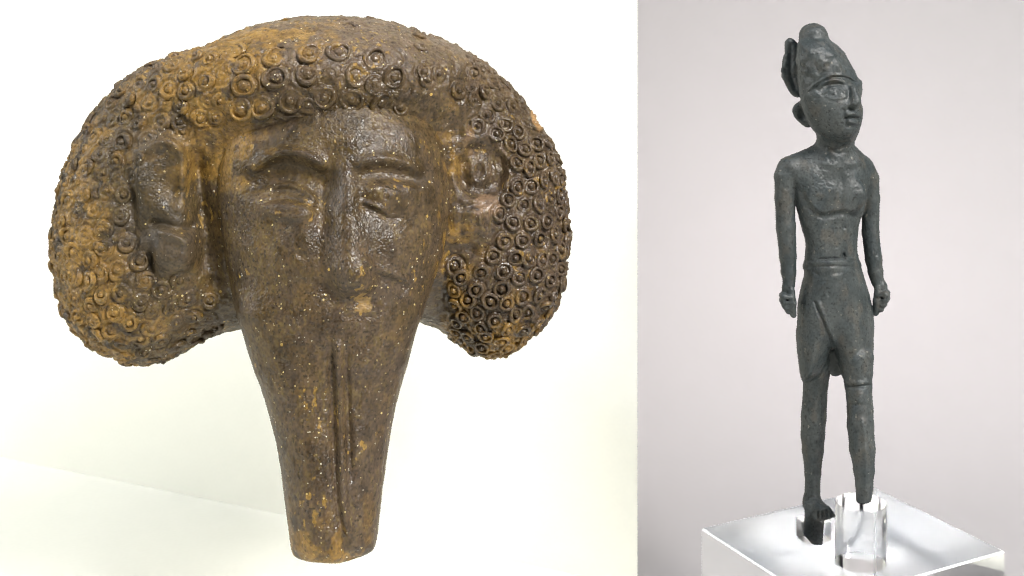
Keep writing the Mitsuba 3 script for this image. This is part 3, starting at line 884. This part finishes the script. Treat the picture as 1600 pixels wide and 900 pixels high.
S_.gauss(1335, 432, 3, 2.2, -2.5, 40); S_.gauss(1276, 428, 4, 2, -2, 50); S_.gauss(1307, 427, 6, 1.8, -1.8, -10); S_.gauss(1334, 508, 4, 3, -1.5)
Ns = vnormals(Vs, Fs)
x, y = STAT.px(Vs)
Vs = Vs.copy()
Vs[:, 2] += S_(x, y) * np.clip((Ns[:, 2] - 0.05) / 0.35, 0, 1)
nz = meshkit.fbm(Vs / 7.0, 3, 3) - 0.5
n3 = np.maximum(meshkit.noise(Vs / 5.0, 31) - 0.80, 0)
crown_lumps = np.clip((Vs[:, 1] - B(1300, 128, 0)[1]) / 10, 0, 1) * np.clip((B(1300, 76, 0)[1] - Vs[:, 1]) / 8, 0.15, 1) * (meshkit.fbm(Vs / 16.0, 3, 12) - 0.5) * 9
leg_calm = np.clip((Vs[:, 1] - B(1300, 640, 0)[1]) / 60, 0.35, 1)
Vs = Vs + Ns * (nz * 1.5 * leg_calm - n3 * 6 + crown_lumps)[:, None]
Ns = vnormals(Vs, Fs)
q = stat_parts(Vs[Fs].mean(1).astype(np.float32))
names = list(q)
which = np.argmin(np.stack([q[k] for k in names]), 0)
Wsx, Wn = STAT.world(Vs), to_world_normals(STAT, Ns)
for k, part in enumerate(names):
    key = {'body': 'statuette__body', 'tang': 'statuette__tang', 'kilt': 'statuette__kilt', 'crown': 'statuette__crown', 'knob': 'statuette__crown__knob', 'plume': 'statuette__crown__plume'}[part]
    piece(key, Wsx, Fs[which == k], Wn, 'bronze')
labels['statuette'] = {'label': 'dark bronze standing man in tall crown and short kilt on clear acrylic', 'category': 'statuette'}

# ------------------------------------------------------------------ clear acrylic stand
HB = 0.212


def on_plane(px, py, z=-HB):
    Y = -z * F / (py - CY)
    return np.array([(px - CX) / F * Y, Y, z])


cL, cB, cR = on_plane(1095, 825), on_plane(1367, 761), on_plane(1571, 861)
e1, e2 = cB - cL, cR - cB
ax1 = e1 / np.linalg.norm(e1)
ax2 = e2 - ax1 * (e2 @ ax1); ax2 /= np.linalg.norm(ax2)
s1, s2 = np.linalg.norm(e1), abs(e2 @ ax2)
cen = cB - ax1 * s1 / 2 + ax2 * s2 / 2


def bevel_box(sx, sy, sz, c):
    import manifold3d as m3
    pts = [[a * (sx / 2 - (c if i != 0 else 0)), b * (sy / 2 - (c if i != 1 else 0)), d * (sz / 2 - (c if i != 2 else 0))] for a in (-1, 1) for b in (-1, 1) for d in (-1, 1) for i in range(3)]
    return trimesh.convex.convex_hull(np.array(pts))


hz = H_TABLE - HB - 0.0022
M = np.eye(4); M[:3, 0] = ax1; M[:3, 1] = np.cross([0, 0, 1], ax1); M[:3, 2] = [0, 0, 1]; M[:3, 3] = cen + np.array([0, 0, -hz / 2])
bb = bevel_box(s1, s2, hz, 0.0006)
fl = np.abs(bb.face_normals).max(1) > 0.999
bb.apply_transform(M)
scene['acrylic_stand__block'] = mikit.ply((bb.vertices, bb.faces[fl]), 'acrylic')
scene['acrylic_stand__block__painted_edge_highlight'] = mikit.ply((bb.vertices, bb.faces[~fl]), 'edge_highlight_white')  # edge highlights of the block, painted as diffuse white strips
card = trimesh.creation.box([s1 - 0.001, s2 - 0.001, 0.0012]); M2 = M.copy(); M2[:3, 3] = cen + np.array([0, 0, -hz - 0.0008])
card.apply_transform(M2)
scene['acrylic_stand__added_base_card'] = mikit.ply(card, 'added_card_paper')  # white card added beneath the block to make the acrylic look brighter
cb = on_plane(1345, 879)
top = -(784.6) / F * cb[1]
rod = trimesh.creation.revolve(np.array([[0, 0], [0.0093, 0], [0.0095, 0.0002], [0.0095, top + HB - 0.00015], [0.00935, top + HB], [0, top + HB]]), sections=64)
rod.apply_translation(cb + [0, 0, 0.00008])
scene['acrylic_stand__rod'] = mikit.ply(rod, 'acrylic', smooth=35)
fb = STAT.world(np.array([B(1276, 848, 4)]))[0]
import manifold3d as m3
ma = m3.Manifold.cube([0.0112, 0.0080, 0.0075]).translate([-0.0052, 0.0004, 0])
mm = ma.to_mesh()
sup = trimesh.Trimesh(mm.vert_properties[:, :3], mm.tri_verts)
sup.apply_transform(trimesh.transformations.rotation_matrix(math.radians(14), [0, 0, 1]))
sup.apply_translation([fb[0] + 0.0003, fb[1], -HB + 0.00008])
scene['acrylic_stand__foot_socket'] = mikit.ply(sup, 'acrylic')
labels['acrylic_stand'] = {'label': 'clear acrylic block with a short round post, under the bronze statuette', 'category': 'display stand'}
labels['acrylic_stand__rod'] = {'label': 'short round clear post under the broken leg'}
